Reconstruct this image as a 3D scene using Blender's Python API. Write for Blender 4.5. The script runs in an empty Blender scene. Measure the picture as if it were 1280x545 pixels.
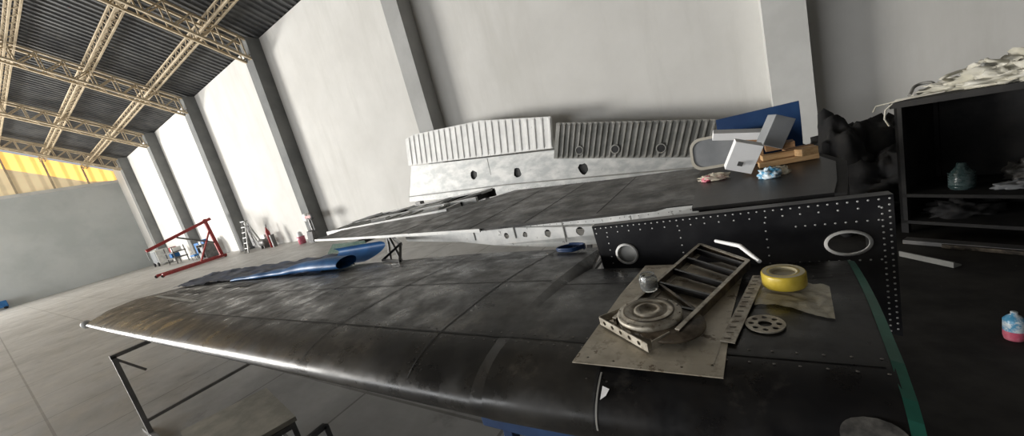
import bpy, math, random
from mathutils import Vector, Matrix, noise
from mathutils.geometry import tessellate_polygon
random.seed(7)
S=bpy.context.scene

# ---------------------------------------------------------------- materials
def mat(name,c1,c2=None,scale=4.0,rough=.6,metal=0.0,rough2=None,bump=0.0,detail=6,lo=.4,hi=.62,chip=None,chipscale=9,chipth=.68,alpha=None,trans=0,stretch=(1,1,1),streak=None,scuff=None,spec=None):
    m=bpy.data.materials.new(name);m.use_nodes=True
    nt=m.node_tree;N=nt.nodes;L=nt.links
    p=N["Principled BSDF"]
    p.inputs["Metallic"].default_value=metal
    p.inputs["Roughness"].default_value=rough
    if spec is not None: p.inputs["Specular IOR Level"].default_value=spec
    if trans: p.inputs["Transmission Weight"].default_value=trans
    if alpha is not None: p.inputs["Alpha"].default_value=alpha
    tc=N.new("ShaderNodeTexCoord");mp=N.new("ShaderNodeMapping");mp.inputs["Scale"].default_value=stretch
    L.new(tc.outputs["Object"],mp.inputs[0])
    if c2 is None: c2=tuple(x*.8 for x in c1)
    nz=N.new("ShaderNodeTexNoise");nz.inputs["Scale"].default_value=scale;nz.inputs["Detail"].default_value=detail;nz.inputs["Roughness"].default_value=.62
    L.new(mp.outputs[0],nz.inputs["Vector"])
    cr=N.new("ShaderNodeValToRGB");cr.color_ramp.elements[0].position=lo;cr.color_ramp.elements[1].position=hi
    cr.color_ramp.elements[0].color=(*c1,1);cr.color_ramp.elements[1].color=(*c2,1)
    L.new(nz.outputs[0],cr.inputs[0]);col=cr.outputs[0]
    def layer(col,vec,sc,th,soft,c,amt):
        n2=N.new("ShaderNodeTexNoise");n2.inputs["Scale"].default_value=sc;n2.inputs["Detail"].default_value=9;n2.inputs["Roughness"].default_value=.7
        L.new(vec,n2.inputs["Vector"])
        r2=N.new("ShaderNodeValToRGB");r2.color_ramp.elements[0].position=th;r2.color_ramp.elements[1].position=th+soft
        r2.color_ramp.elements[1].color=(amt,amt,amt,1)
        L.new(n2.outputs[0],r2.inputs[0])
        mx=N.new("ShaderNodeMixRGB");mx.inputs[2].default_value=(*c,1)
        L.new(r2.outputs[0],mx.inputs[0]);L.new(col,mx.inputs[1]);return mx.outputs[0]
    if streak:
        m2=N.new("ShaderNodeMapping");m2.inputs["Scale"].default_value=streak[1];L.new(tc.outputs["Object"],m2.inputs[0])
        col=layer(col,m2.outputs[0],streak[2],.5,.18,streak[0],.75)
    if scuff: col=layer(col,tc.outputs["Object"],scuff[1],scuff[2],.08,scuff[0],scuff[3])
    if chip: col=layer(col,tc.outputs["Object"],chipscale,chipth,.02,chip,1)
    L.new(col,p.inputs["Base Color"])
    if rough2 is not None:
        n3=N.new("ShaderNodeTexNoise");n3.inputs["Scale"].default_value=scale*3;n3.inputs["Detail"].default_value=8;n3.inputs["Roughness"].default_value=.7
        L.new(mp.outputs[0],n3.inputs["Vector"])
        mr=N.new("ShaderNodeMapRange");mr.inputs[1].default_value=.38;mr.inputs[2].default_value=.62;mr.inputs[3].default_value=rough;mr.inputs[4].default_value=rough2
        L.new(n3.outputs[0],mr.inputs[0]);L.new(mr.outputs[0],p.inputs["Roughness"])
    if bump:
        b=N.new("ShaderNodeBump");b.inputs["Strength"].default_value=bump;b.inputs["Distance"].default_value=.02
        L.new(nz.outputs[0],b.inputs["Height"]);L.new(b.outputs[0],p.inputs["Normal"])
    return m

M={}
M['wall']=mat("plaster_wall",(.60,.59,.56),(.69,.68,.65),scale=.5,rough=.9,lo=.3,hi=.7,streak=((.57,.56,.525),(1.2,1,.2),.8))
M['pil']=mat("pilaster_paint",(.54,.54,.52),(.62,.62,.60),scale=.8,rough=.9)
M['pil_halfshade']=mat("half_shaded_pilaster",(.36,.36,.35),(.42,.42,.41),scale=.8,rough=.9)  # darker copy of the pilaster colour, some side-face shade painted in
M['pil_shade']=mat("shaded_pilaster",(.16,.165,.165),(.21,.215,.21),scale=.8,rough=.9)  # darkest copy, shade of the far pilasters' side faces painted in
M['endw']=mat("end_wall_paint",(.44,.47,.465),(.52,.545,.54),scale=.3,rough=.9)
M['dark']=mat("dark_wall",(.06,.06,.06),(.09,.09,.09),scale=1,rough=.9)
M['roof']=mat("corrugated_roof_sheet",(.042,.043,.045),(.080,.080,.078),scale=1.2,rough=.6)
M['steel']=mat("amber_lit_truss",(.40,.32,.21),(.52,.43,.30),scale=3,rough=.6)  # yellow light from the translucent gable sheets is put into this beam colour
M['wing']=mat("weathered_wing_skin",(.008,.008,.008),(.055,.050,.042),scale=1.6,rough=.24,rough2=.52,detail=11,lo=.42,hi=.68,chip=(.24,.225,.20),chipscale=8,chipth=.70,bump=.05,scuff=((.115,.103,.085),3.2,.57,.5),spec=.36)
M['wingb']=mat("black_wing_skin",(.006,.006,.007),(.020,.018,.016),scale=3,rough=.26,rough2=.5,detail=8,chip=(.22,.21,.19),chipscale=14,chipth=.72,scuff=((.055,.05,.044),5,.58,.5),spec=.36)
M['seam']=mat("seam_sealant",(.006,.006,.006),rough=.6)
M['rivet']=mat("rivet_head",(.17,.16,.15),rough=.4,metal=.6)
M['rivetw']=mat("bright_rivet",(.62,.62,.60),rough=.4,metal=.4)
M['wing2']=mat("rear_wing_skin",(.018,.018,.017),(.072,.067,.060),scale=1.8,rough=.32,rough2=.56,detail=9,chip=(.3,.3,.28),chipscale=9,chipth=.70,scuff=((.14,.13,.115),4,.56,.5),spec=.40)
M['board']=mat("dark_inboard_skin",(.011,.011,.012),(.032,.030,.028),scale=3,rough=.4,detail=8,chip=(.3,.3,.28),chipscale=12,chipth=.715,spec=.35)
M['black']=mat("black_painted_metal",(.008,.008,.010),(.018,.018,.020),scale=5,rough=.35,chip=(.2,.2,.19),chipscale=20,chipth=.73)
M['blackm']=mat("matte_black",(.009,.009,.010),(.020,.019,.018),scale=4,rough=.85,bump=.3)
M['floorshade']=mat("dark_floor_shade",(.020,.019,.018),(.042,.039,.036),scale=3,rough=.75,detail=10,chip=(.14,.13,.12),chipscale=26,chipth=.70,spec=.25)  # near-black with dusty specks, stands for shade on the right floor
M['silver']=mat("bare_aluminium",(.36,.37,.365),(.55,.55,.53),scale=2.2,rough=.5,metal=.2,detail=9,stretch=(1,1,2),chip=(.20,.20,.19),chipscale=5,chipth=.66)
M['white']=mat("worn_white_paint",(.72,.72,.70),(.86,.86,.84),scale=2.0,rough=.6,detail=9,chip=(.33,.33,.31),chipscale=6,chipth=.66)
M['sparw']=mat("white_spar_paint",(.56,.57,.56),(.74,.74,.72),scale=6,rough=.5,detail=8,chip=(.20,.20,.19),chipscale=8,chipth=.63)
M['greyp']=mat("grey_primer",(.18,.18,.165),(.27,.265,.245),scale=2.5,rough=.6,detail=8)
M['fair']=mat("worn_grey_fairing",(.035,.034,.032),(.12,.115,.105),scale=22,rough=.45,detail=8)
M['tan']=mat("zinc_chromate_sheet",(.36,.32,.25),(.54,.49,.40),scale=8,rough=.45,metal=.2,detail=9,chip=(.17,.135,.09),chipscale=13,chipth=.60,scuff=((.22,.19,.14),22,.54,.6))
M['rib']=mat("oily_rib_metal",(.040,.032,.024),(.18,.145,.105),scale=16,rough=.5,metal=.45,detail=8)
M['alu']=mat("dusty_light_alloy",(.28,.25,.20),(.56,.52,.44),scale=20,rough=.48,metal=.35,detail=9,scuff=((.16,.115,.07),30,.55,.6))
M['green']=mat("green_primer",(.02,.15,.105),(.03,.20,.14),scale=8,rough=.5)
M['blue']=mat("navy_cloth",(.007,.022,.070),(.014,.048,.135),scale=3,rough=.55)
M['blueb']=mat("bright_blue_cloth",(.018,.12,.33),(.03,.18,.45),scale=5,rough=.5)
M['bluep']=mat("blue_fairing_paint",(.010,.038,.12),(.016,.055,.15),scale=5,rough=.4)
M['wood']=mat("pine_wood",(.46,.27,.12),(.62,.41,.21),scale=5,rough=.7,stretch=(1,9,9))
M['woodd']=mat("dark_wood",(.24,.13,.06),(.34,.19,.09),scale=5,rough=.7,stretch=(1,9,9))
M['paper']=mat("white_cardboard",(.84,.84,.84),(.88,.88,.88),scale=3,rough=.6)
M['paperg']=mat("grey_cardboard",(.20,.21,.22),(.27,.28,.29),scale=3,rough=.6)
M['ink']=mat("printed_ink",(.08,.08,.08),rough=.6)
M['yellow']=mat("yellow_tape",(.54,.39,.03),(.64,.49,.08),scale=12,rough=.35)
M['core']=mat("tape_core",(.58,.52,.34),rough=.5)
M['plastic']=mat("clear_plastic_bag",(.75,.68,.5),(.88,.83,.68),scale=10,rough=.15,alpha=.55,bump=.8)
M['glass']=mat("clear_glass",(.9,.92,.9),rough=.05,trans=.9)
M['red']=mat("red_paint",(.34,.025,.025),(.22,.02,.02),scale=8,rough=.5)
M['pink']=mat("pink_plastic",(.60,.10,.17),(.7,.25,.3),scale=20,rough=.4)
M['cyan']=mat("blue_wrapper",(.08,.33,.55),(.70,.78,.82),scale=26,rough=.3,lo=.45,hi=.55)
M['beige']=mat("beige_webbing",(.46,.44,.36),(.62,.60,.53),scale=8,rough=.85,bump=.6)
M['greent']=mat("green_tinted_acrylic",(.12,.22,.18),(.15,.26,.21),rough=.1,alpha=.6)
M['frame']=mat("beige_plastic_frame",(.45,.42,.35),(.52,.49,.42),scale=5,rough=.5)
M['stand']=mat("grey_stand_steel",(.10,.10,.10),(.16,.155,.15),scale=6,rough=.5,metal=.3)
M['standl']=mat("light_stand_steel",(.24,.24,.23),(.34,.33,.32),scale=6,rough=.5,metal=.3)
M['stool']=mat("worn_plywood",(.36,.34,.28),(.50,.47,.39),scale=6,rough=.75,detail=9)
M['netb']=mat("bottle_plastic",(.04,.075,.075),(.13,.18,.18),scale=12,rough=.2,alpha=.85)

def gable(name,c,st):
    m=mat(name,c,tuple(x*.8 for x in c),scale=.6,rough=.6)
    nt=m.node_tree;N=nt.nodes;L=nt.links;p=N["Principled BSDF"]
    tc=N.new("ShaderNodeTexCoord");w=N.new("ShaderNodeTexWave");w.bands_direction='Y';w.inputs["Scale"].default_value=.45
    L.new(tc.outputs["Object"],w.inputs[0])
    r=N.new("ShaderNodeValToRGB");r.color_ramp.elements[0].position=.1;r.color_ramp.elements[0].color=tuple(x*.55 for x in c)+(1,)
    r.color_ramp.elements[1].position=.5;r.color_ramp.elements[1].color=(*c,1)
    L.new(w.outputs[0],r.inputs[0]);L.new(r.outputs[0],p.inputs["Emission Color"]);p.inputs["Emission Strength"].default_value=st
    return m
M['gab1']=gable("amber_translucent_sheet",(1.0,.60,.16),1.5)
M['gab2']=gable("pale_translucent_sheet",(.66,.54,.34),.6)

def floor_mat():
    m=mat("concrete_slab_floor",(.36,.353,.338),(.49,.483,.463),scale=.9,rough=.38,rough2=.6,detail=9,lo=.32,hi=.62,streak=((.27,.26,.24),(.35,.5,1),1.0),scuff=((.21,.20,.185),2.2,.58,.5))
    nt=m.node_tree;N=nt.nodes;L=nt.links;p=N["Principled BSDF"]
    src=p.inputs["Base Color"].links[0].from_socket
    tc=N.new("ShaderNodeTexCoord")
    b=N.new("ShaderNodeTexBrick");b.offset=0;b.inputs["Scale"].default_value=1;b.inputs["Brick Width"].default_value=1.5;b.inputs["Row Height"].default_value=1.5
    b.inputs["Mortar Size"].default_value=.014;b.inputs["Mortar Smooth"].default_value=.3
    b.inputs["Color1"].default_value=(1,1,1,1);b.inputs["Color2"].default_value=(.90,.90,.90,1);b.inputs["Mortar"].default_value=(.52,.51,.49,1)
    L.new(tc.outputs["Object"],b.inputs["Vector"])
    mx=N.new("ShaderNodeMixRGB");mx.blend_type='MULTIPLY';mx.inputs[0].default_value=1
    L.new(src,mx.inputs[1]);L.new(b.outputs[0],mx.inputs[2]);L.new(mx.outputs[0],p.inputs["Base Color"])
    return m
M['floor']=floor_mat()

# ---------------------------------------------------------------- builder
class B:
    def __init__(s): s.v=[];s.f=[];s.m=[];s.s=[];s.slots=[]
    def mi(s,k):
        if k not in s.slots: s.slots.append(k)
        return s.slots.index(k)
    def add(s,vs,fs,k,smooth=False):
        o=len(s.v);i=s.mi(k)
        s.v+= [tuple(v) for v in vs]
        for f in fs: s.f.append(tuple(o+j for j in f));s.m.append(i);s.s.append(smooth)
    def hexa(s,p,k):
        s.add(p,[(0,3,2,1),(4,5,6,7),(0,1,5,4),(1,2,6,5),(2,3,7,6),(3,0,4,7)],k)
    def box(s,c,d,k,rot=None):
        x,y,z=[q/2 for q in d];P=[Vector(t) for t in [(-x,-y,-z),(x,-y,-z),(x,y,-z),(-x,y,-z),(-x,-y,z),(x,-y,z),(x,y,z),(-x,y,z)]]
        if rot: R=Matrix.Rotation(rot[2],3,'Z')@Matrix.Rotation(rot[1],3,'Y')@Matrix.Rotation(rot[0],3,'X');P=[R@q for q in P]
        s.hexa([q+Vector(c) for q in P],k)
    def beam(s,p,q,w,h,k,up=(0,0,1)):
        p=Vector(p);q=Vector(q);d=(q-p).normalized();u=Vector(up)
        if abs(d.dot(u))>.98:u=Vector((0,1,0))
        r=d.cross(u).normalized()*w/2;u=r.cross(d).normalized()*h/2
        s.hexa([p-r-u,p+r-u,p+r+u,p-r+u,q-r-u,q+r-u,q+r+u,q-r+u],k)
    def tube(s,pts,r,k,seg=8,cap=True):
        pts=[Vector(p) for p in pts];n=len(pts);vs=[];fs=[];prev=None
        for i,p in enumerate(pts):
            d=(pts[min(i+1,n-1)]-pts[max(i-1,0)]).normalized()
            if prev is None:
                a=Vector((0,0,1)) if abs(d.z)<.9 else Vector((1,0,0));u=d.cross(a).normalized()
            else: u=(prev-d*prev.dot(d)).normalized()
            prev=u;w=d.cross(u);rr=r[i] if isinstance(r,(list,tuple)) else r
            for j in range(seg):
                a=2*math.pi*j/seg;vs.append(p+(u*math.cos(a)+w*math.sin(a))*rr)
        for i in range(n-1):
            for j in range(seg):
                fs.append((i*seg+j,i*seg+(j+1)%seg,(i+1)*seg+(j+1)%seg,(i+1)*seg+j))
        s.add(vs,fs,k,True)
        if cap: s.add([vs[j] for j in range(seg)],[tuple(reversed(range(seg)))],k);s.add([vs[(n-1)*seg+j] for j in range(seg)],[tuple(range(seg))],k)
    def lathe(s,c,prof,k,seg=32,axis=None,smooth=True,sx=1,sy=1):
        vs=[];fs=[];c=Vector(c);R=Matrix.Identity(3) if axis is None else Vector((0,0,1)).rotation_difference(Vector(axis)).to_matrix()
        for (r,z) in prof:
            for j in range(seg):
                a=2*math.pi*j/seg;vs.append(c+R@Vector((r*sx*math.cos(a),r*sy*math.sin(a),z)))
        for i in range(len(prof)-1):
            for j in range(seg): fs.append((i*seg+j,i*seg+(j+1)%seg,(i+1)*seg+(j+1)%seg,(i+1)*seg+j))
        s.add(vs,fs,k,smooth)
    def plate(s,outer,holes,fn,th,k):
        loops=[outer]+holes
        tris=tessellate_polygon([[Vector((p[0],p[1],0)) for p in l] for l in loops])
        flat=[p for l in loops for p in l];n=len(flat)
        vs=[fn(p[0],p[1],0) for p in flat]+[fn(p[0],p[1],th) for p in flat]
        fs=[tuple(t) for t in tris]+[tuple(n+i for i in reversed(t)) for t in tris]
        o=0
        for l in loops:
            m=len(l)
            for j in range(m): fs.append((o+j,o+(j+1)%m,n+o+(j+1)%m,n+o+j))
            o+=m
        s.add(vs,fs,k)
    def grid(s,nu,nv,fn,k,smooth=True):
        vs=[fn(i/nu,j/nv) for i in range(nu+1) for j in range(nv+1)]
        fs=[(i*(nv+1)+j,(i+1)*(nv+1)+j,(i+1)*(nv+1)+j+1,i*(nv+1)+j+1) for i in range(nu) for j in range(nv)]
        s.add(vs,fs,k,smooth)
    def rivet(s,p,n,r,k):
        p=Vector(p);n=Vector(n).normalized();a=n.cross(Vector((1,0,0)) if abs(n.x)<.9 else Vector((0,1,0))).normalized();b=n.cross(a)
        vs=[p+(a*math.cos(t*math.pi/3)+b*math.sin(t*math.pi/3))*r for t in range(6)]+[p+n*r*.5]
        s.add(vs,[(j,(j+1)%6,6) for j in range(6)],k,True)
    def done(s,name,bevel=0,fix=True):
        me=bpy.data.meshes.new(name);me.from_pydata(s.v,[],s.f)
        for k in s.slots: me.materials.append(M[k])
        me.polygons.foreach_set("material_index",s.m);me.polygons.foreach_set("use_smooth",s.s)
        if fix:
            import bmesh
            bm=bmesh.new();bm.from_mesh(me);bmesh.ops.recalc_face_normals(bm,faces=bm.faces);bm.to_mesh(me);bm.free()
        ob=bpy.data.objects.new(name,me);bpy.context.collection.objects.link(ob)
        if bevel:
            bv=ob.modifiers.new("b","BEVEL");bv.width=bevel;bv.segments=2;bv.limit_method='ANGLE'
        return ob
def circ(cx,cy,r,n=16,ry=None,jag=0):
    ry=r if ry is None else ry
    return [(cx+r*(1+jag*random.uniform(-1,1))*math.cos(2*math.pi*i/n),cy+ry*(1+jag*random.uniform(-1,1))*math.sin(2*math.pi*i/n)) for i in range(n)]
def lerp(a,b,t): return a+(b-a)*t
def pl(xs,ys,x):
    if x<=xs[0]: return ys[0]
    for i in range(len(xs)-1):
        if x<=xs[i+1]: return lerp(ys[i],ys[i+1],(x-xs[i])/(xs[i+1]-xs[i]))
    return ys[-1]

# ---------------------------------------------------------------- hangar shell
XW=-49.0; XE=7.0; YW=9.8; YO=-26.0; YR=-8.1; EZ=9.5; SL=.47
def roofz(y): return EZ+SL*(YW-y) if y>YR else EZ+SL*(y-YO)
b=B();b.box(((XW+XE)/2,(YW+YO)/2,-.1),(XE-XW+4,YW-YO+4,.2),'floor');b.done("floor")
b=B();b.box(((XW+XE)/2,YW+.15,EZ/2),(XE-XW,.3,EZ),'wall');b.done("wall_right")
b=B()
b.box((XW-.15,(YW-1.5)/2,4.2),(.3,YW+1.5,8.4),'endw')
b.box((XW-.15,-24.5,4.2),(.3,3,8.4),'endw')
b.box((XW-.02,(YW-1.5)/2,8.4),(.25,YW+1.5,.25),'pil')
def gz(y): return roofz(y)
ys=[YW,8,6,4,2,0,-2,-4,-6,YR,-12,-16,-20,YO]
for i in range(len(ys)-1):
    a,c=ys[i],ys[i+1]
    ta,tc_=gz(a)-.1,gz(c)-.1
    ma,mc=max(8.5,ta-1.5),max(8.5,tc_-1.5)
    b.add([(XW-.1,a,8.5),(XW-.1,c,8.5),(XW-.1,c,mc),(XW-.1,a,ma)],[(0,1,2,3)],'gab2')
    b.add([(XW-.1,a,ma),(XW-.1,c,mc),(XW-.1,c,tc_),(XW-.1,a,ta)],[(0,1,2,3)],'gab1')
for y in [8,6,4,2,0,-2,-4]:
    b.beam((XW,y,8.4),(XW,y,gz(y)-.2),.12,.12,'steel')
b.done("wall_end",fix=False)
b=B();b.box((XE+.15,(YW+YO)/2,8.8),(.3,YW-YO,17.6),'dark');b.done("wall_near")
b=B();b.box((-1,YO-.15,4.7),(16,.3,9.5),'dark');b.box((-29,YO-.15,8.7),(40,.3,1.6),'dark')  # first box: solid stretch added out of view to darken the right end
for x in [-48.6,-38,-28,-18,-9]: b.box((x,YO-.1,4.7),(.7,.6,9.5),'pil')
b.done("wall_left")
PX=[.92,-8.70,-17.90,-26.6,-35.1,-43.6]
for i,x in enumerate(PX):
    b=B();b.box((x,9.5,EZ/2-.0),(.66,.6,EZ-.02),('pil','pil_halfshade')[i] if i<2 else 'pil_shade');b.done("trim_%d"%(i+1))
b=B();n=int((XE-XW)/.35)
prof=[(0,0),(.5,0),(.65,.07),(.85,.07)]
xs=[];zs=[]
for i in range(n+1):
    for u,h in prof: xs.append(XW+(i+u)*.35);zs.append(h)
vs=[];fs=[]
for x,h in zip(xs,zs):
    vs+=[(x,YW+.3,EZ-.14-h+.1),(x,YR,roofz(YR)-h+.1),(x,YO-.3,EZ-.14-h+.1)]
for i in range(len(xs)-1):
    fs+=[(3*i,3*i+3,3*i+4,3*i+1),(3*i+1,3*i+4,3*i+5,3*i+2)]
b.add(vs,fs,'roof');b.done("ceiling")
def lattice(b,P,Q,dep,wid,step,side,t=.05):
    P=Vector(P);Q=Vector(Q);L=(Q-P).length;d=(Q-P)/L;side=Vector(side).normalized();dn=d.cross(side).normalized()
    if dn.z>0: dn=-dn
    n=max(2,int(L/step))
    for sgn in (-.5,.5):
        o=side*wid*sgn
        b.beam(P+o,Q+o,t*1.4,t*1.4,'steel');b.beam(P+o+dn*dep,Q+o+dn*dep,t*1.4,t*1.4,'steel')
        for i in range(n):
            a=P+d*L*i/n+o;c=P+d*L*(i+1)/n+o
            b.beam(a,(a+c)/2+dn*dep,t*.7,t*.7,'steel');b.beam((a+c)/2+dn*dep,c,t*.7,t*.7,'steel')
    for i in range(n):
        a=P+d*L*i/n+dn*dep;c=P+d*L*(i+.5)/n+dn*dep
        b.beam(a-side*wid/2,c+side*wid/2,t*.7,t*.7,'steel')
for x in PX:
    b=B();lattice(b,(x,YW-.05,roofz(YW)-.35),(x,YR,roofz(YR)-.35),.75,.5,.8,(1,0,0),.065)
    lattice(b,(x,YR,roofz(YR)-.35),(x,YO,roofz(YO)-.35),.75,.5,1.5,(1,0,0),.065)
    b.done("roof_truss" ,fix=False)
for y in [8.1,6.0,3.9,1.8,-.3,-2.4,-4.5,-6.6]:
    b=B();lattice(b,(XW+.2,y,roofz(y)-.12),(XE-.2,y,roofz(y)-.12),.32,.26,.7,(0,1,.0),.045);b.done("roof_purlin",fix=False)

# ---------------------------------------------------------------- main wing
SX=[-8.05,-7.75,-7.25,-6.0,-4.4,-2.0,-.84,-.79,-.42,.20]
Y0=[1.10,.80,.60,.61,.63,.68,.715,.72,.74,.78]
Y1=[1.45,1.68,1.84,2.02,2.14,2.20,2.16,1.80,1.78,1.78]
ZT=[.99,1.00,1.01,1.02,1.035,1.05,1.05,1.05,1.05,1.05]
TH=[.07,.10,.13,.15,.17,.21,.24,.24,.24,.24]
def up_top(s):
    if s<.2: return .5+.5*math.sqrt(max(0,1-(1-s/.2)**2))
    if s<.4: return 1
    return 1-.38*((s-.4)/.6)**1.5
def up_bot(s):
    if s<.2: return .5-.5*math.sqrt(max(0,1-(1-s/.2)**2))
    if s<.4: return 0
    return .55*((s-.4)/.6)**1.3
TS=[0,.004,.012,.025,.045,.07,.1,.15,.2,.3,.4,.5,.6,.7,.8,.9,1]
def wparam(x): return [pl(SX,A,x) for A in (Y0,Y1,ZT,TH)]
def ztop(x,y):
    y0,y1,zt,th=wparam(x);s=min(1,max(0,(y-y0)/(y1-y0)));return zt-th*(1-up_top(s))
stx=sorted(set(SX+[-7.9,-7.5,-6.6,-5.2,-3.6,-2.8,-1.4,-1.1,-.6,-.1]))
b=B()
rows=[]
for x in stx:
    y0,y1,zt,th=wparam(x);row=[]
    for s in TS: row.append((s,up_top(s)))
    for s in reversed(TS[1:]): row.append((s,up_bot(s)))
    sh=.09 if x>.19 else 0
    rows.append([(x+sh*(y0+s*(y1-y0)-.8),y0+s*(y1-y0),zt-th*(1-u)) for s,u in row])
for r in range(len(rows)-1):
    k='wingb' if stx[r]>-.43 else 'wing'
    n=len(rows[r]);b.add(rows[r]+rows[r+1],[(j,(j+1)%n,n+(j+1)%n,n+j) for j in range(n)],k,True)
b.add(rows[0],[tuple(range(len(rows[0])))],'wing');b.add(rows[-1],[tuple(range(len(rows[-1])))],'green')
def drape(p,q,w,k,lift=.0015,n=24):
    p=Vector((*p,0));q=Vector((*q,0));d=(q-p).normalized();r=Vector((-d.y,d.x,0))*w/2;vs=[]
    for i in range(n+1):
        c=p.lerp(q,i/n)
        for o in (-r,r):
            e=c+o;vs.append((e.x,e.y,ztop(e.x,e.y)+lift))
    b.add(vs,[(2*i,2*i+1,2*i+3,2*i+2) for i in range(n)],k)
def rivrow(p,q,sp,r=.0036,k='rivet'):
    p=Vector((*p,0));q=Vector((*q,0));n=int((q-p).length/sp)
    for i in range(n+1):
        c=p.lerp(q,i/max(1,n));b.rivet((c.x,c.y,ztop(c.x,c.y)+.0012),(0,0,1),r,k)
for x in [-.42,-1.15,-1.9,-2.7,-3.5,-4.4,-5.3,-6.2,-7.1]:
    y0,y1,_,_=wparam(x)
    drape((x,y0+.03),(x,y1-.01),.008,'seam',n=50)
    for o in (-.03,.03): rivrow((x+o,y0+.08),(x+o,y1-.03),.045)
for yy in [(.96,.93),(1.5,1.28),(2.0,1.62)]:
    xe=-.88 if yy[0]>1.9 else .2
    drape((xe,yy[0]),(-7.2,yy[1]),.007,'seam',n=90)
    for o in (-.025,.025): rivrow((xe,yy[0]+o),(-7.2,yy[1]+o),.05)
def ls(u,v):
    y0,y1,zt,th=wparam(-.42);s=.10*v*v;return (-.412+.005*u,y0+(y1-y0)*s-.002,zt-th*(1-up_top(s))+.003)
b.grid(2,16,ls,'greyp')
vs=[];ss=[.0,.004,.012,.03,.06,.1,.2,.3,.4,.5,.6,.7,.8,.9,1]
for s in ss:
    y=.78+s*1.0;z=1.05-.24*(1-up_top(s));xx=.20+.09*(y-.8)
    vs+=[(xx-.004,y,z+.003),(xx+.018,y,z-.004),(xx+.026,y,z-.09)]
b.add(vs,[(3*i+k,3*i+k+1,3*i+k+4,3*i+k+3) for i in range(len(ss)-1) for k in (0,1)],'green')
def lens(u,v):
    s=.0+.055*v;y=.78+s;x=.145+.052*(2*u-1)*math.sqrt(max(0,1-(max(0,v-.45)/.56)**2));return (x,y-.003,1.05-.24*(1-up_top(s))+.005)
b.grid(10,12,lens,'fair')
for (x0,ya,x1,yb_,w,k) in [(-7.3,1.32,-5.0,1.16,.045,'silver'),(-6.9,1.50,-5.6,1.42,.10,'seam'),(-5.5,1.62,-4.7,1.60,.14,'seam'),(-6.2,1.72,-4.6,1.75,.03,'silver')]:
    drape((x0,ya),(x1,yb_),w,k,lift=.004,n=20)
for x in (-6.7,-6.3,-5.9,-5.3,-5.0): drape((x,1.40),(x,1.74),.02,'silver',lift=.006)
b.lathe((-7.34,.62,.955),[(.001,-.07),(.04,-.05),(.055,0),(.04,.05),(.001,.07)],'white',14,axis=(-1,-.3,0))
b.done("aircraft_wing",fix=False)

b=B();x=-4.95
for y in (.47,1.6): b.beam((x,y,0),(x,y,.84),.035,.035,'standl')
b.beam((x,.45,.84),(x,1.62,.84),.035,.035,'standl');b.beam((x,.47,.15),(x,1.6,.15),.03,.03,'standl')
b.beam((x-.25,.47,.018),(x+.25,.47,.018),.035,.035,'standl');b.beam((x-.25,1.6,.018),(x+.25,1.6,.018),.035,.035,'standl')
b.beam((x,.47,.82),(x,.62,.6),.02,.02,'standl')
b.done("wing_stand")
b=B()
for x in (-.95,-.5):
    for y in (1.0,1.6):
        b.beam((x+(-.08 if x<-.8 else .08),y,0),(x,y,.70),.05,.05,'blue')
    b.beam((x,1.0,.3),(x,1.6,.3),.03,.03,'blue')
b.box((-.72,1.26,.735),(.54,.76,.10),'blue');b.box((-.72,1.26,.790),(.48,.64,.012),'bluep');b.done("padded_trestle",bevel=.005)
b=B()
b.plate([(-3.38,.44),(-3.22,.92),(-2.52,.80),(-2.68,.34)],[],lambda u,v,w:(u,v,.43+w),.03,'stool')
for p in [(-3.34,.47),(-3.2,.88),(-2.56,.78),(-2.7,.38)]:
    b.beam((p[0],p[1],.0),(p[0],p[1],.43),.03,.03,'stand')
b.beam((-3.34,.47,.15),(-2.7,.38,.15),.02,.02,'stand');b.beam((-3.2,.88,.15),(-2.56,.78,.15),.02,.02,'stand')
b.beam((-2.56,.78,.40),(-2.7,.38,.40),.03,.03,'stand')
b.beam((-2.62,.58,.43),(-2.3,.70,.40),.03,.03,'stand');b.beam((-2.3,.5,.40),(-2.3,.85,.40),.03,.03,'stand')
b.beam((-2.3,.5,.40),(-2.3,.5,.0),.03,.03,'stand');b.beam((-2.3,.85,.40),(-2.3,.85,.0),.03,.03,'stand')
b.done("work_stool")

# ---------------------------------------------------------------- second wing
b=B()
def z2(y): return lerp(1.14,1.17,(y-2.2)/2.0)
def w2(outer,k,th=.02):
    b.plate(outer,[],lambda u,v,w:(u,v,z2(v)-th+w),th,k)
w2([(-5.85,3.02),(-5.0,2.86),(-3.6,2.62),(-1.93,2.34),(-.95,2.30),(-.28,2.28),(-.30,3.48),(-1.2,3.72),(-2.75,4.30),(-3.05,3.9),(-3.5,3.55),(-4.4,3.50),(-5.8,3.45)],'wing2')
b.plate([(-.27,2.10),(.31,2.07),(.36,2.3),(.44,2.8),(.36,3.42),(-.32,3.50)],[],lambda u,v,w:(u,v,1.145+w),.02,'board')
b.tube([(.31,2.07,1.15),(.37,2.32,1.15),(.45,2.8,1.15),(.37,3.42,1.15)],.008,'green',6)
b.plate([(.31,2.07),(.36,2.3),(.44,2.8),(.36,3.42)]+[(.40,3.42),(.49,2.8),(.40,2.3),(.35,2.05)],[],lambda u,v,w:(u,v,1.05+w),.11,'blackm')
b.beam((-5.85,3.005,1.142),(-5.0,2.845,1.14),.012,.03,'silver');b.beam((-5.0,2.845,1.14),(-3.6,2.605,1.135),.012,.03,'silver');b.beam((-3.6,2.605,1.135),(-1.93,2.325,1.132),.012,.03,'silver')
def spar(u,v,w):
    y=lerp(2.29,2.62,max(0,(-.9-u)/2.4));return (u,y-.02+w,v)
holes=[circ(x,1.045,r,12,jag=.12) for x,r in ((-.50,.02),(-.78,.028),(-1.02,.032),(-1.3,.03),(-1.52,.024),(-1.72,.028))]
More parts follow.
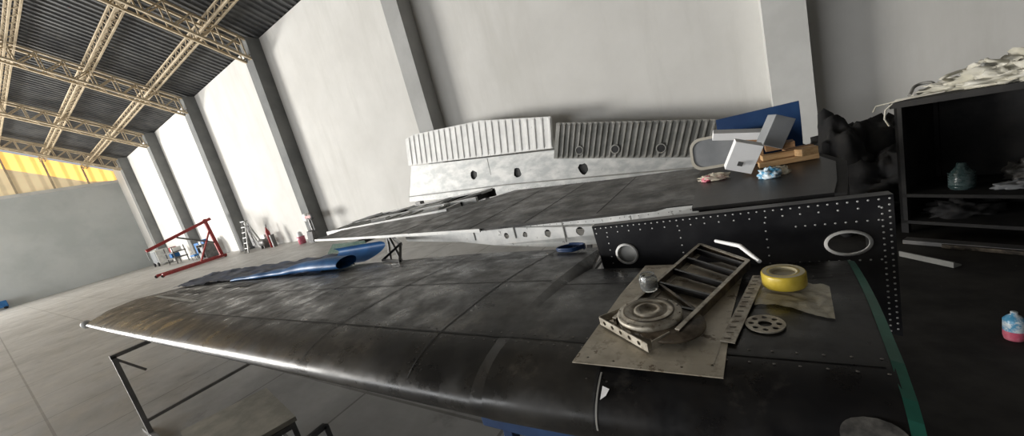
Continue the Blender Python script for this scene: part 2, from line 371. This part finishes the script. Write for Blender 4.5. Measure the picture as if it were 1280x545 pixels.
b.plate([(-3.2,1.10),(-1.93,1.125),(-.26,1.135),(-.26,.95),(-1.25,.93),(-1.9,.965),(-2.3,1.01),(-3.2,1.05)],holes,spar,.015,'sparw')
for i in range(46):
    x=lerp(-.3,-3.0,i/45);p=spar(x,1.112,-.001);b.rivet(p,(0,-1,0),.004,'greyp')
for x in (-.65,-1.15,-1.62,-2.1): b.beam(spar(x,.97 if x>-1.5 else 1.02,-.004),spar(x,1.12,-.004),.008,.006,'greyp',up=(0,1,0))
b.plate([(-3.3,2.80),(-.3,2.5),(.3,2.5),(.3,3.2),(-1.2,3.5),(-2.7,3.9),(-3.2,3.4)],[],lambda u,v,w:(u,v,.98+w),.13,'blackm')
b.plate([(-6.3,3.5),(-3.4,3.52),(-3.1,4.0),(-3.5,4.72),(-6.2,4.35)],[],lambda u,v,w:(u,v,1.03+w),.02,'seam')
def yb(x): return lerp(4.35,4.72,(x+6.2)/2.7)
b.beam((-6.35,3.52,1.12),(-3.4,3.55,1.14),.04,.10,'silver');b.beam((-6.35,3.95,1.12),(-3.3,4.1,1.14),.05,.10,'silver');b.beam((-6.25,4.35,1.13),(-3.4,4.72,1.15),.05,.12,'blackm')
b.beam((-6.25,4.30,1.20),(-3.4,4.67,1.22),.05,.02,'white')
b.beam((-6.35,3.95,1.18),(-3.3,4.1,1.20),.05,.01,'white')
for i in range(11):
    x=lerp(-6.25,-3.6,i/10);b.beam((x,3.55,1.13),(x+.1,3.93,1.15),.06,.08,'silver' if i%2 else 'white')
    b.beam((x,3.98,1.13),(x+.1,yb(x)-.03,1.16),.05,.09,'white' if i%2 else 'seam')
    if i%3==0: b.beam((x,3.98,1.18),(x+.45,yb(x),1.21),.05,.04,'white')
for (x,y) in ((-4.3,4.25),(-5.1,3.75),(-3.9,3.75),(-4.8,4.3)): b.box((x,y,1.17),(.25,.18,.06),'white',(0,0,.5))
for yo in (.1,.45,.8,1.2):
    for i in range(90):
        x=lerp(-.4,-3.2,i/89);y=2.33+yo+(-.4-x)*.1;b.rivet((x,y,z2(y)+.001),(0,0,1),.0045,'rivet')
for x in (-.9,-1.5,-2.1,-2.7,-3.3):
    y0=2.36+max(0,(-1.9-x)*.17);y1=3.6 if x>-1.3 else (3.8 if x>-2.6 else 3.5)
    b.beam((x,y0,z2(y0)+.0005),(x,y1,z2(y1)+.0005),.008,.002,'seam')
    for i in range(26):
        y=lerp(y0,y1,i/25);b.rivet((x+.03,y,z2(y)+.001),(0,0,1),.0045,'rivet')
b.done("tailplane_section",fix=True)
b=B()
for (x,y0,y1) in [(-5.2,3.0,3.9),(-1.2,2.9,3.5),(.1,2.5,3.1)]:
    b.beam((x,y0,.94),(x,y1,.94),.07,.07,'stand')
    for y in (y0+.05,y1-.05):
        for s in (-.25,.25): b.beam((x+s,y,0),(x,y,.92),.04,.04,'stand')
    b.beam((x-.15,y0+.05,.4),(x-.15,y1-.05,.4),.03,.03,'stand')
b.done("tailplane_trestle")
b=B()
b.beam((-2.75,2.08,.995),(-2.95,2.30,1.105),.022,.022,'black');b.beam((-3.10,2.15,.995),(-2.95,2.30,1.105),.022,.022,'black')
b.beam((-2.95,2.30,1.10),(-3.45,2.62,1.10),.03,.03,'black');b.beam((-2.75,2.08,.997),(-3.10,2.15,.997),.02,.02,'black')
b.done("support_bracket")

# ---------------------------------------------------------------- black riveted spar panel
b=B();Yb=1.92
h1=circ(-.61,.992,.055,20);h2=circ(.315,.98,.070,24,.050)
b.plate([(-.78,1.17),(.46,1.17),(.46,.55),(.05,.65),(-.76,.86)],[h1,h2],lambda u,v,w:(u,Yb+w,v),.015,'black')
for (cx,cz,rx,rz) in [(-.61,.992,.055,.055),(.315,.98,.070,.050)]:
    n=32;vs=[]
    for i in range(n):
        a=2*math.pi*i/n
        for rr,dy in ((0,0),(.012,-.005),(.0,-.008)):
            vs.append((cx+(rx-.004+rr)*math.cos(a),Yb+dy,cz+(rz-.004+rr)*math.sin(a)))
    b.add(vs,[(3*i+k,3*i+k+1,3*((i+1)%n)+k+1,3*((i+1)%n)+k) for i in range(n) for k in (0,1)],'white',True)
b.box((-.61,1.940,.992),(.14,.006,.14),'silver')
def rv(x,z): b.rivet((x,Yb-.001,z),(0,-1,0),.0042,'rivetw')
for i in range(40):
    x=-.76+i*.031; rv(x,1.155)
    if i%2==0: rv(x,1.125)
for i in range(22):
    z=1.13-i*.026; rv(.447,z);rv(.425,z-.01)
for x0 in (-.70,-.32,.04): 
    for i in range(7): rv(x0,1.10-i*.04)
for i in range(9):
    rv(.15+i*.033,.90); rv(.15+i*.033,1.07)
b.box((-.16,1.95,1.165),(1.24,.06,.008),'black')
for x in(-.7,.4): b.box((x,1.97,.6),(.03,.05,1.12),'black')
b.done("riveted_spar_panel",fix=False)

# ---------------------------------------------------------------- panels leaning at the wall
def yl(z): return 8.86+.06*z
def ribbed(b,top,bot,n,k,dep=.035,off=0,kt=None):
    xsT=[p[0] for p in top];zsT=[p[1] for p in top];xsB=[p[0] for p in bot];zsB=[p[1] for p in bot]
    pr=[(0,0),(.62,0),(.70,1),(.92,1)]
    cols=[]
    for i in range(n):
        for u,h in pr: cols.append(((i+u)/n,h))
    cols.append((1,0));vs=[]
    for t,h in cols:
        xt=lerp(xsT[0],xsT[-1],t);xb=lerp(xsB[0],xsB[-1],t);zt=pl(xsT,zsT,xt);zb=pl(xsB,zsB,xb)
        for q in (0,.08,.92,1):
            x=lerp(xb,xt,q);z=lerp(zb,zt,q);hh=h if q in(.08,.92) else 0
            vs.append((x,yl(z)+off-.0-dep*hh,z))
    m=len(cols);b.add(vs,[(4*i+j,4*i+4+j,4*i+5+j,4*i+1+j) for i in range(m-1) for j in range(3)],k)
    vs2=[(v[0],v[1]+.06,v[2]) for v in vs];b.add(vs2,[(4*i+j,4*i+1+j,4*i+5+j,4*i+4+j) for i in range(m-1) for j in range(3)],k)
    for r in (0,3):
        for i in range(m-1): b.add([vs[4*i+r],vs[4*i+4+r],vs2[4*i+4+r],vs2[4*i+r]],[(0,1,2,3)],k)
    for c in (0,m-1): b.add([vs[4*c],vs[4*c+3],vs2[4*c+3],vs2[4*c]],[(0,1,2,3)],k)
b=B();ribbed(b,[(-9.62,3.04),(-9.2,3.10),(-6.4,2.83),(-4.10,2.33)],[(-9.80,2.15),(-4.23,1.52)],24,'white',dep=.025)
b.done("corrugated_control_surface",fix=False)
b=B();ribbed(b,[(-3.98,2.13),(-.39,1.27)],[(-4.26,1.24),(-.68,.52)],26,'greyp',dep=.05)
for (x,z) in [(-3.48,1.30),(-2.58,1.13),(-1.55,.92)]:
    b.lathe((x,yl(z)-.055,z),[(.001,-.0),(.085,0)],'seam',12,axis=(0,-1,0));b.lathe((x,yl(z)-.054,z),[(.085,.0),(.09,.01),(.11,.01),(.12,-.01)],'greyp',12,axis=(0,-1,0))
b.done("corrugated_control_surface",fix=False)
b=B()
hs=[circ(x,z,.14,12,jag=.2) for x,z in [(-7.15,1.31),(-5.55,1.08),(-3.55,.80)]]
b.plate([(-10.36,.90),(-9.80,2.11),(-4.25,1.46),(-4.25,1.24),(-.75,.57),(-1.0,.12),(-5.92,.53)],hs,lambda u,v,w:(u,yl(v)+.12+w,v),.03,'silver')
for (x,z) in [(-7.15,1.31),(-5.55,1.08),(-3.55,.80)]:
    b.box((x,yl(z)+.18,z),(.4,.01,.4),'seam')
for x in (-6.5,-4.9,-2.4):
    b.beam((x,9.03,pl([-10.5,-6,-1],[.92,.58,.15],x)),(x,9.08,pl([-10,-4.3,-.8],[2.1,1.45,.5],x)),.02,.01,'greyp')
for i in range(60):
    t=i/59;x=lerp(-10.2,-1,t);z=pl([-10.5,-6,-1],[.95,.60,.18],x)+.05;b.rivet((x,yl(z)+.118,z),(0,-1,0),.012,'greyp')
b.beam((-10.3,9.03,1.08),(-6,9.01,.80),.02,.03,'greyp');b.beam((-6,9.01,.80),(-1,8.99,.33),.02,.03,'greyp')
for x,z in ((-9.9,.84),(-7,.62),(-4,.36)):
    b.box((x,9.07,z/2),(.25,.2,z),'stand')
b.done("wing_flap_panel",fix=False)

# ---------------------------------------------------------------- things on the second wing
Z2=1.168
b=B()
def bl(u,v):
    x=lerp(-.16,.37,u);z=lerp(Z2,lerp(1.53,1.53,u),v);return (x,3.46-.10*math.sin(v*1.5)+.06*v,z)
b.grid(6,8,bl,'bluep');b.grid(6,8,lambda u,v:tuple(Vector(bl(u,v))+Vector((0,.012,0))),'blue');b.done("blue_fairing_panel",fix=False)
b=B()
def rr(cx,cy,w,h,r,n=6):
    o=[]
    for (sx,sy,a0) in [(1,1,0),(-1,1,90),(-1,-1,180),(1,-1,270)]:
        for i in range(n+1):
            a=math.radians(a0+90*i/n);o.append((cx+sx*(w/2-r)+r*math.cos(a),cy+sy*(h/2-r)+r*math.sin(a)))
    return o
fr=lambda u,v,w:(u-.12,3.27+v*.25+w,Z2+.002+v)
b.plate(rr(-.02,.125,.46,.25,.08),[rr(-.02,.125,.42,.21,.07)],fr,.02,'frame');b.plate(rr(-.02,.125,.43,.22,.07),[],lambda u,v,w:fr(u,v,w+.008),.01,'paperg')
b.done("cabin_window_frame",fix=False)
b=B();b.box((-.02,3.14,1.405),(.33,.08,.055),'paper',(.3,.22,.10));b.box((.05,3.16,1.27),(.13,.05,.20),'woodd');b.done("long_white_box",bevel=.003)
b=B();b.box((.185,3.02,1.385),(.12,.13,.20),'paperg',(0,.5,.3));b.box((.20,3.04,1.285),(.16,.12,.04),'woodd');b.done("grey_parts_box",bevel=.003)
b=B();b.box((-.01,2.76,Z2+.130),(.155,.07,.190),'paper',(.25,.42,.20));b.box((-.03,2.716,Z2+.09),(.03,.003,.03),'ink',(.25,.42,.20));b.done("white_carton",bevel=.002)
b=B()
b.box((.23,2.99,Z2+.018),(.32,.07,.036),'wood',(0,0,.10));b.box((.25,3.09,Z2+.02),(.30,.08,.04),'woodd',(0,0,.02))
b.box((.24,3.03,Z2+.057),(.30,.07,.036),'wood',(0,0,.16));b.box((.30,3.09,Z2+.065),(.16,.06,.03),'woodd',(0,0,.2));b.box((.33,2.97,Z2+.06),(.10,.07,.045),'wood',(0,0,.5))
b.done("wood_block_pile",bevel=.003)
def blob(b,c,r,k,amp=.3,f=3,seed=0,n=20,flat=True,rotz=0):
    vs=[];fs=[];c=Vector(c)
    for i in range(n+1):
        for j in range(n*2):
            th=math.pi*i/n;ph=math.pi*j/n
            d=Vector((math.sin(th)*math.cos(ph),math.sin(th)*math.sin(ph),math.cos(th)))
            q=1+amp*noise.fractal(d*f+Vector((seed,seed*2,0)),1,2,3)
            p=Vector((d.x*r[0]*q,d.y*r[1]*q,d.z*r[2]*q));p=Matrix.Rotation(rotz,3,'Z')@p
            if flat and p.z<-r[2]*.35:p.z=-r[2]*.35
            vs.append(c+p)
    m=n*2
    for i in range(n):
        for j in range(m): fs.append((i*m+j,(i+1)*m+j,(i+1)*m+(j+1)%m,i*m+(j+1)%m))
    b.add(vs,fs,k,True)
b=B();blob(b,(-.19,2.80,Z2+.012),(.085,.055,.03),'plastic',.5,3,3);blob(b,(-.23,2.78,Z2+.008),(.035,.035,.025),'pink',.4,3,5);blob(b,(-.15,2.82,Z2+.008),(.03,.015,.02),'pink',.4,3,8);b.done("small_parts_bag",fix=False)
b=B();blob(b,(.11,2.60,Z2+.014),(.05,.035,.045),'cyan',.5,3,12);blob(b,(.16,2.66,Z2+.010),(.05,.03,.035),'plastic',.5,3,15);b.done("snack_wrapper",fix=False)
b=B();b.tube([(-1.02+.09*math.cos(a)+.01*math.sin(3*a),2.08+.05*math.sin(a),.985+.012*(a/9)) for a in [i*.35 for i in range(60)]],.006,'bluep',6)
b.done("air_hose_coil",fix=False)

# ---------------------------------------------------------------- things on the main wing
ZW=1.053
b=B()
hs=[circ(x,y,.004,6) for x,y in [(-.46,.88),(-.13,.9),(-.43,1.6),(-.08,1.62),(-.2,.88),(-.38,.875)]]
b.plate([(-.50,.85),(-.105,.855),(-.09,1.15),(-.045,1.66),(-.30,1.645),(-.45,1.65),(-.47,1.3)],hs,lambda u,v,w:(u,v,(ZW if v>.95 else ztop(-.4,max(v,.9))+.004)+w-.12*max(0,v-1.15)**2),.003,'tan');b.done("sheet_metal_plate")
b=B();Z=1.060
A1=Vector((-.22,1.78,Z-.005));A0=Vector((-.42,1.05,Z+.014));C1=Vector((-.035,1.52,Z+.008));C0=Vector((-.22,1.00,Z+.014))
b.beam(A0,A1,.010,.030,'rib');b.beam(A0+Vector((.012,0,-.012)),A1+Vector((.012,0,-.012)),.03,.003,'alu');b.beam(A0+Vector((0,0,.016)),A1+Vector((0,0,.016)),.014,.002,'alu')
b.beam(C0,C1,.010,.030,'rib');b.beam(C0-Vector((.012,0,.012)),C1-Vector((.012,0,.012)),.03,.003,'alu');b.beam(C0+Vector((0,0,.016)),C1+Vector((0,0,.016)),.014,.002,'alu')
b.beam(A1,C1,.010,.028,'rib');b.beam(A1+Vector((0,0,.015)),C1+Vector((0,0,.015)),.014,.002,'alu')
for t in (.22,.42,.6,.78,.93):
    p=A0.lerp(A1,t);q=C0.lerp(C1,min(1,t+.02));b.beam(p,q,.010,.024,'black')
    b.beam(p+Vector((0,.014,-.012)),q+Vector((0,.014,-.012)),.026,.003,'rib')
b.beam(A0.lerp(A1,.42),C0.lerp(C1,.24),.010,.018,'rib')
def ch(u,v,w): 
    p=Vector((-.475,1.055,Z))+Vector((.185,-.135,0))*u
    return (p.x+w*.6,p.y+w*.8,p.z+v)
b.plate([(0,0),(1,0),(1,.028),(0,.028)],[circ(x,.014,.035,8,.007) for x in (.12,.3,.48,.66,.84)],ch,.003,'alu')
b.beam((-.465,1.07,Z+.002),(-.28,.935,Z+.002),.03,.003,'alu');b.beam((-.28,.935,Z+.014),(-.24,.99,Z+.014),.003,.028,'alu');b.beam((-.475,1.06,Z+.014),(-.42,1.12,Z+.014),.003,.028,'alu')
c=(-.315,1.085,Z+.034)
b.lathe(c,[(.085,-.025),(.098,-.025),(.100,0),(.097,.005),(.09,.003),(.082,.009),(.060,.012),(.055,.003),(.048,.003),(.044,.013),(.030,.016),(.028,.003),(.001,.003)],'alu',40)
b.lathe(c,[(.0795,.0105),(.0795,.0125),(.075,.0125)],'rib',40)
b.lathe((-.25,1.05,Z+.02),[(.085,-.01),(.1,-.008),(.1,0),(.06,.004),(.001,.004)],'rib',36)
for i in range(12):
    a=i*math.pi/6;b.rivet((c[0]+.094*math.cos(a),c[1]+.094*math.sin(a),c[2]+.004),(0,0,1),.004,'rib')
b.done("wing_rib_assembly",fix=False)
b=B();b.lathe((-.345,1.26,Z+.032),[(.001,0),(.028,0),(.032,.01),(.032,.045),(.026,.055),(.026,.06),(.022,.06),(.022,.05),(.028,.043),(.028,.008),(.001,.005)],'glass',20);b.lathe((-.345,1.26,Z+.037),[(.001,.002),(.026,.002),(.026,.02),(.001,.022)],'rib',16);b.done("glass_jar",fix=False)
b=B();b.tube([(-.155,1.79,1.075),(-.06,1.65,1.095),(.00,1.51,1.080)],[.008,.009,.007],'paper',10);b.done("white_tube",fix=False)
b=B();tc=(.058,1.345,ZW+.013)
b.lathe(tc,[(.036,0),(.058,0),(.060,.004),(.060,.042),(.058,.046),(.038,.046)],'yellow',40);b.lathe(tc,[(.038,.046),(.034,.046),(.034,0),(.038,0)],'core',40)
b.lathe((tc[0],tc[1],tc[2]+.046),[(.056,.0006),(.044,.0006)],'core',40);b.lathe(tc,[(.001,.034),(.034,.036)],'plastic',30)
b.done("tape_roll",fix=False)
b=B()
def bag(u,v):
    x=lerp(-.02,.16,u)+.02*(v-.5);y=lerp(1.22,1.42,v)-.05*u+.02*math.sin(u*5);return (x,y,ZW+.001+.010*abs(noise.noise(Vector((u*5,v*5,1)))))
b.grid(24,24,bag,'plastic');b.done("plastic_bag",fix=False)
b=B();b.beam((-.098,1.00,ZW+.006),(-.008,1.43,ZW+.006),.036,.003,'alu')
for i in range(14):
    p=Vector((-.098,1.00,ZW+.0085)).lerp(Vector((-.008,1.43,ZW+.0085)),(i+.5)/14);b.beam(p-Vector((.012,0,0)),p+Vector((.005,0,0)),.003,.0006,'rib')
b.done("metal_ruler",fix=False)
b=B();b.plate(circ(0,0,.048,30),[circ(0,0,.017,14)]+[circ(.033*math.cos(i*math.pi/4),.033*math.sin(i*math.pi/4),.0075,8) for i in range(8)],lambda u,v,w:(-.008+u,1.11+v,ZW+w),.004,'alu');b.done("drilled_flange_disc",fix=False)
b=B();b.plate([(-.400,.775),(-.385,.785),(-.378,.80),(-.398,.805)],[],lambda u,v,w:(u,v,ztop(-.41,v)+.004+w),.001,'paper');b.done("paper_scrap")

b=B()
def tz(x,y):
    y1=wparam(x)[1];return ztop(x,min(y,y1))
def tarp(u,v):
    x=lerp(-7.9,-3.75,u)-.25*v;f=lerp(1.62,1.84,min(1,u*1.5));y=lerp(f,lerp(2.30,2.62,u),v)+.04*noise.noise(Vector((u*9,v*2,0)))
    w=abs(noise.fractal(Vector((u*8+v*2,v*3,2)),1,2,3))*.035+.012*abs(math.sin(u*22+v*5))
    return (x,y,tz(x,y)+.010+w)
b.grid(90,26,tarp,'blue')
def roll(u,v):
    x=lerp(-5.8,-3.5,u);y=lerp(1.78,2.02,u)+.03*noise.noise(Vector((u*5,0,0)));r=lerp(.015,.06,u)*(1+.3*noise.noise(Vector((u*8,v*2,0))));a=v*2*math.pi
    zz=tz(x,y)+.01+r;return (x,y+r*2.0*math.cos(a),max(tz(x,y)+.004,zz+r*math.sin(a)))
b.grid(40,18,roll,'blueb')
def curl(u,v):
    x=lerp(-4.1,-3.35,u);a=v*2.2;return (x,2.02+.30*math.sin(a)+.1*u,tz(-3.6,2.0)+.02+.085*(1-math.cos(a)))
b.grid(12,16,curl,'blueb')
b.done("blue_tarpaulin",fix=False)
b=B();b.plate([(-4.75,1.02),(-3.80,1.02),(-3.95,1.125),(-4.65,1.13)],[],lambda u,v,w:(u,2.52+(v-1)*.5+w,v),.008,'greent');b.done("tinted_windscreen_panel")

# ---------------------------------------------------------------- left: far items
b=B();R='red'
b.beam((-26.9,8.4,.12),(-26.2,5.3,.12),.14,.14,R);b.beam((-27.6,8.3,.12),(-27.4,5.3,.12),.14,.14,R);b.beam((-26.8,8.4,.12),(-27.7,8.3,.12),.14,.14,R)
b.beam((-27.2,8.35,.12),(-27.2,8.2,2.5),.16,.16,R);b.beam((-27.2,8.5,2.45),(-27.2,5.3,1.55),.14,.16,R);b.beam((-27.2,8.25,1.0),(-27.2,6.7,1.85),.09,.09,'stand')
b.beam((-27.2,8.3,1.9),(-26.9,7.2,.15),.07,.07,R);b.beam((-27.2,5.3,1.5),(-27.2,5.3,1.0),.03,.03,'stand')
for p in [(-26.2,5.3),(-27.4,5.3),(-26.9,8.4),(-27.6,8.3)]: b.lathe((p[0]-.04,p[1],.08),[(.001,0),(.08,0),(.08,.07),(.001,.07)],'blackm',12,axis=(1,0,0))
b.done("engine_hoist")
b=B()
for s in (0,.5):
    b.beam((-24.6+s,8.6,0),(-24.5+s*.8,9.0,1.75),.06,.06,'silver');b.beam((-24.6+s,9.5,0),(-24.5+s*.8,9.05,1.75),.06,.06,'silver')
for i in range(5): 
    z=.3*i+.25;b.beam((-24.6,8.65+z*.2,z),(-24.1,8.65+z*.2,z),.12,.05,'silver')
b.box((-24.3,9.02,1.77),(.5,.2,.05),'silver');b.box((-24.35,9.1,.9),(.36,.03,1.3),'stand');b.done("step_ladder")
b=B()
b.lathe((-22.3,9.15,0),[(.001,0),(.10,0),(.11,.9),(.05,1.05),(.03,1.15),(.001,1.15)],'red',18);b.box((-22.1,9.2,.35),(.12,.2,.7),'stand');b.done("fire_extinguisher",fix=False)
b=B();b.lathe((-23.3,9.2,.35),[(.001,-.4),(.15,-.38),(.2,-.3),(.2,.3),(.15,.38),(.001,.4)],'stand',16,axis=(1,0,0));b.box((-23.1,9.3,.65),(.3,.25,.22),'white');b.beam((-22.9,9.3,.6),(-22.8,9.4,1.3),.05,.05,'stand')
for x in (-23.5,-23.1): b.box((x,9.2,.08),(.06,.3,.16),'stand')
b.done("air_compressor",fix=False)
b=B();b.beam((-17.2,8.9,0),(-17.2,8.9,1.1),.08,.08,'stand');b.box((-17.2,8.9,.04),(.4,.4,.08),'stand');b.lathe((-17.4,8.85,1.2),[(.001,-.1),(.19,-.1),(.19,.0),(.001,.0)],'white',16,axis=(0,-1,0));b.lathe((-16.95,8.85,1.2),[(.001,-.1),(.19,-.1),(.19,.0),(.001,.0)],'stand',16,axis=(0,-1,0));b.beam((-17.4,8.9,1.2),(-16.9,8.9,1.2),.12,.12,'red');b.box((-17.0,8.7,.3),(.3,.3,.5),'stand',(0,.2,.3));b.done("bench_grinder")
b=B();b.lathe((-18.4,8.85,0),[(.001,0),(.16,0),(.18,.35),(.16,.37),(.001,.37)],'pink',16);b.lathe((-18.4,8.85,.37),[(.001,.25),(.1,.2),(.13,0)],'paper',16);b.done("paint_bucket",fix=False)
b=B()
for z in (.06,.45,.84,1.0): b.box((-31.5,9.0,z),(1.2,.7,.04),'stand')
for x in (-32.08,-31.5,-30.92): b.box((x,9.0,.5),(.04,.7,1.0),'stand')
b.box((-31.2,8.64,.65),(.5,.02,.34),'paperg');b.box((-31.8,8.64,.25),(.5,.02,.34),'paperg')
b.box((-31.3,9,1.17),(.4,.3,.3),'blueb');b.box((-31.9,9,1.12),(.3,.3,.2),'white');b.done("workshop_cabinet",bevel=.01)
b=B();b.box((-37.5,8.8,.45),(2.2,.8,.08),'stand');b.box((-37.5,8.8,.9),(2.2,.8,.08),'stand')
for x in(-38.5,-36.5):
    for y in (8.45,9.15): b.beam((x,y,0),(x,y,1.3),.06,.06,'stand')
b.box((-37.9,8.8,.65),(.6,.5,.3),'blueb');b.box((-37,8.8,1.1),(.5,.5,.3),'white');b.box((-37.7,8.8,1.12),(.4,.4,.35),'red');b.done("storage_rack")
b=B();b.box((-33.6,8.9,.35),(.9,.5,.12),'blueb');b.box((-33.6,9.15,.75),(.9,.1,.8),'blueb')
for x in(-34,-33.2):
    for y in(8.7,9.1): b.beam((x,y,0),(x,y,.35),.05,.05,'stand')
b.done("blue_bench_seat",bevel=.03)
b=B();b.box((-42,8.9,.75),(1.6,.8,1.2),'silver');b.box((-42,8.48,.75),(1.4,.04,1.0),'paperg')
for x in(-42.6,-41.4): b.lathe((x,8.5,.17),[(.001,0),(.17,0),(.17,.1),(.001,.1)],'blackm',14,axis=(0,-1,0))
b.done("ground_power_cart",bevel=.02)
b=B();b.box((-48.3,.6,.4),(.8,.9,.5),'blueb');b.lathe((-48.0,.4,.13),[(.001,0),(.12,0),(.12,.1),(.001,.1)],'blackm',12,axis=(1,0,0));b.lathe((-48.0,.9,.13),[(.001,0),(.12,0),(.12,.1),(.001,.1)],'blackm',12,axis=(1,0,0));b.done("blue_tool_cart",bevel=.03)

# ---------------------------------------------------------------- right: painted floor shade, bench and junk
b=B();b.plate([(.25,.2),(5.8,-.2),(6.0,8.6),(.45,8.6),(.35,4.0)],[],lambda u,v,w:(u,v,w),.004,'floorshade');b.done("floor_shade_sheet")  # thin dark sheet added over the floor in place of shade
G=.005
bo=Vector((1.17,4.72,0));bd=Vector((.72,-.52,0)).normalized();bn=Vector((-bd.y,bd.x,0))
def bp(u,v,z): p=bo+bd*u+bn*v;return (p.x,p.y,z)
b=B();K='blackm'
def bbox(u0,u1,v0,v1,z0,z1,k): b.hexa([bp(u0,v0,z0),bp(u1,v0,z0),bp(u1,v1,z0),bp(u0,v1,z0),bp(u0,v0,z1),bp(u1,v0,z1),bp(u1,v1,z1),bp(u0,v1,z1)],k)
bbox(-.02,2.2,-.02,.72,1.20,1.25,'blackm');bbox(0,2.18,0,.7,.36,.39,K);bbox(0,2.18,0,.7,.10,.13,K)
for u in(0,1.05,2.13): bbox(u,u+.05,0,.05,G,1.2,K);bbox(u,u+.05,.65,.7,G,1.2,K)
bbox(0,2.18,.68,.70,.1,1.2,K);bbox(0,.02,0,.7,.1,1.2,K)
b.done("steel_workbench")
b=B()
for i,(u,v,r,h) in enumerate([(.30,.3,.22,.06),(.55,.3,.25,.11),(.8,.35,.28,.17),(.6,.15,.2,.07),(1.1,.35,.3,.20),(.85,.12,.22,.09)]):
    blob(b,bp(u,v,1.253+h*.35),(r,r*.6,h),'beige',.75,3.0,20+i,n=28,rotz=-.6)
for i in range(9):
    u0=.1+.12*i;pts=[]
    for j in range(14):
        t=j/13;pts.append(bp(u0+.45*t*(1 if i%2 else -.2)+.05*math.sin(t*7+i),.12+.35*abs(math.sin(t*3+i)),1.275+.22*abs(math.sin(t*3.1+i*.5))*min(1,(u0+.2)) ))
    b.tube(pts,.014,'beige' if i%3 else 'greyp',6)
b.tube([bp(.2,.1,1.27),bp(.02,.0,1.27),bp(-.04,-.04,1.2),bp(-.05,-.04,1.12),bp(-.02,-.04,1.05)],.008,'beige',6)
b.tube([bp(.3,.05,1.27),bp(.1,-.03,1.27),bp(-.1,-.05,1.25),bp(-.12,-.06,1.2)],.006,'beige',6)
b.done("webbing_strap_pile",fix=False)
b=B();q=.72;b.lathe(bp(.33,.20,.392),[(.001,0),(.10*q,.0),(.11*q,.05),(.10*q,.2*q),(.05*q,.27*q),(.04*q,.32*q),(.001,.32*q)],'netb',18)
for i in range(6): b.lathe(bp(.33,.20,.41+i*.024),[(.112*q,0),(.115*q,.006),(.112*q,.012)],'netb',18)
b.done("plastic_jug",fix=False)
b=B();blob(b,bp(.62,.22,.41),(.12,.07,.04),'paperg',.5,3,40);b.done("rag_bundle",fix=False)
b=B();blob(b,bp(.98,.38,.46),(.22,.16,.20),'blackm',.5,3,61);blob(b,bp(.62,.52,.44),(.14,.10,.12),'fair',.5,3,62);b.box(bp(.9,.3,.19),(.35,.3,.12),'stand',(0,0,-.4));blob(b,bp(.3,.3,.17),(.22,.16,.1),'blackm',.5,3,63);b.done("spare_parts_clutter",fix=False)
b=B()
for i,(x,y,rx,ry,h) in enumerate([(1.05,6.1,.5,.45,1.0),(1.7,6.4,.55,.5,.85),(1.35,5.75,.45,.35,.55),(2.4,6.3,.7,.5,1.05),(.85,5.1,.35,.35,.3)]):
    blob(b,(x,y,G+h*.264),(rx,ry,h*.75),'blackm',.45,2.2,50+i,n=26)
b.done("canvas_heap",fix=False)
b=B();b.beam((1.12,4.45,.024),(2.2,3.75,.024),.09,.035,'stand');b.beam((1.3,4.28,.022),(1.9,3.88,.022),.05,.03,'rib');b.done("scrap_timber")
b=B();b.plate([(1.0,4.12),(1.22,3.84),(1.27,3.88),(1.14,4.05),(1.06,4.16)],[circ(1.12,4.02,.012,8)],lambda u,v,w:(u,v,G+.002+w),.012,'greyp');b.beam((1.0,4.12,.030),(1.22,3.84,.030),.012,.046,'greyp');b.done("metal_bracket")
b=B();b.lathe((1.12,2.86,G),[(.001,0),(.036,0),(.040,.02),(.040,.055)],'pink',16);b.lathe((1.12,2.86,G),[(.040,.055),(.040,.12),(.025,.14),(.013,.15),(.013,.165),(.001,.165)],'cyan',16);b.done("spray_bottle",fix=False)

# ---------------------------------------------------------------- lights
def area(name,loc,rot,sx,sy,power,col):
    l=bpy.data.lights.new(name,'AREA');l.shape='RECTANGLE';l.size=sx;l.size_y=sy;l.energy=power;l.color=col
    o=bpy.data.objects.new(name,l);o.location=loc;o.rotation_euler=rot;bpy.context.collection.objects.link(o);return o
area("daylight_hangar_door",(-48.7,-15.5,4.1),(0,math.radians(-90),0),7.6,14,26500,(1,.975,.93))
area("added_side_fill",(-26,-25.5,4.5),(math.radians(90),0,0),30,7,4800,(.98,.99,1))  # added fill lamp on the unseen opposite side
w=bpy.data.worlds.new("w");S.world=w;w.use_nodes=True;w.node_tree.nodes["Background"].inputs[0].default_value=(.84,.90,1,1);w.node_tree.nodes["Background"].inputs[1].default_value=.5

# ---------------------------------------------------------------- camera
cd=bpy.data.cameras.new("camera");cd.sensor_width=36;cd.lens=450/1280*36;cd.clip_end=300
co=bpy.data.objects.new("camera",cd);bpy.context.collection.objects.link(co)
F=Vector((-.5533,.8142,-.175)).normalized();R0=Vector((.827,.562,0)).normalized();U0=R0.cross(F)
rg=(.9668*R0-.2555*U0).normalized();up=(.2555*R0+.9668*U0).normalized()
mm=Matrix((rg,up,-F)).transposed().to_4x4();mm.translation=Vector((0,0,1.7));co.matrix_world=mm
S.camera=co
S.view_settings.view_transform='Standard';S.view_settings.exposure=0
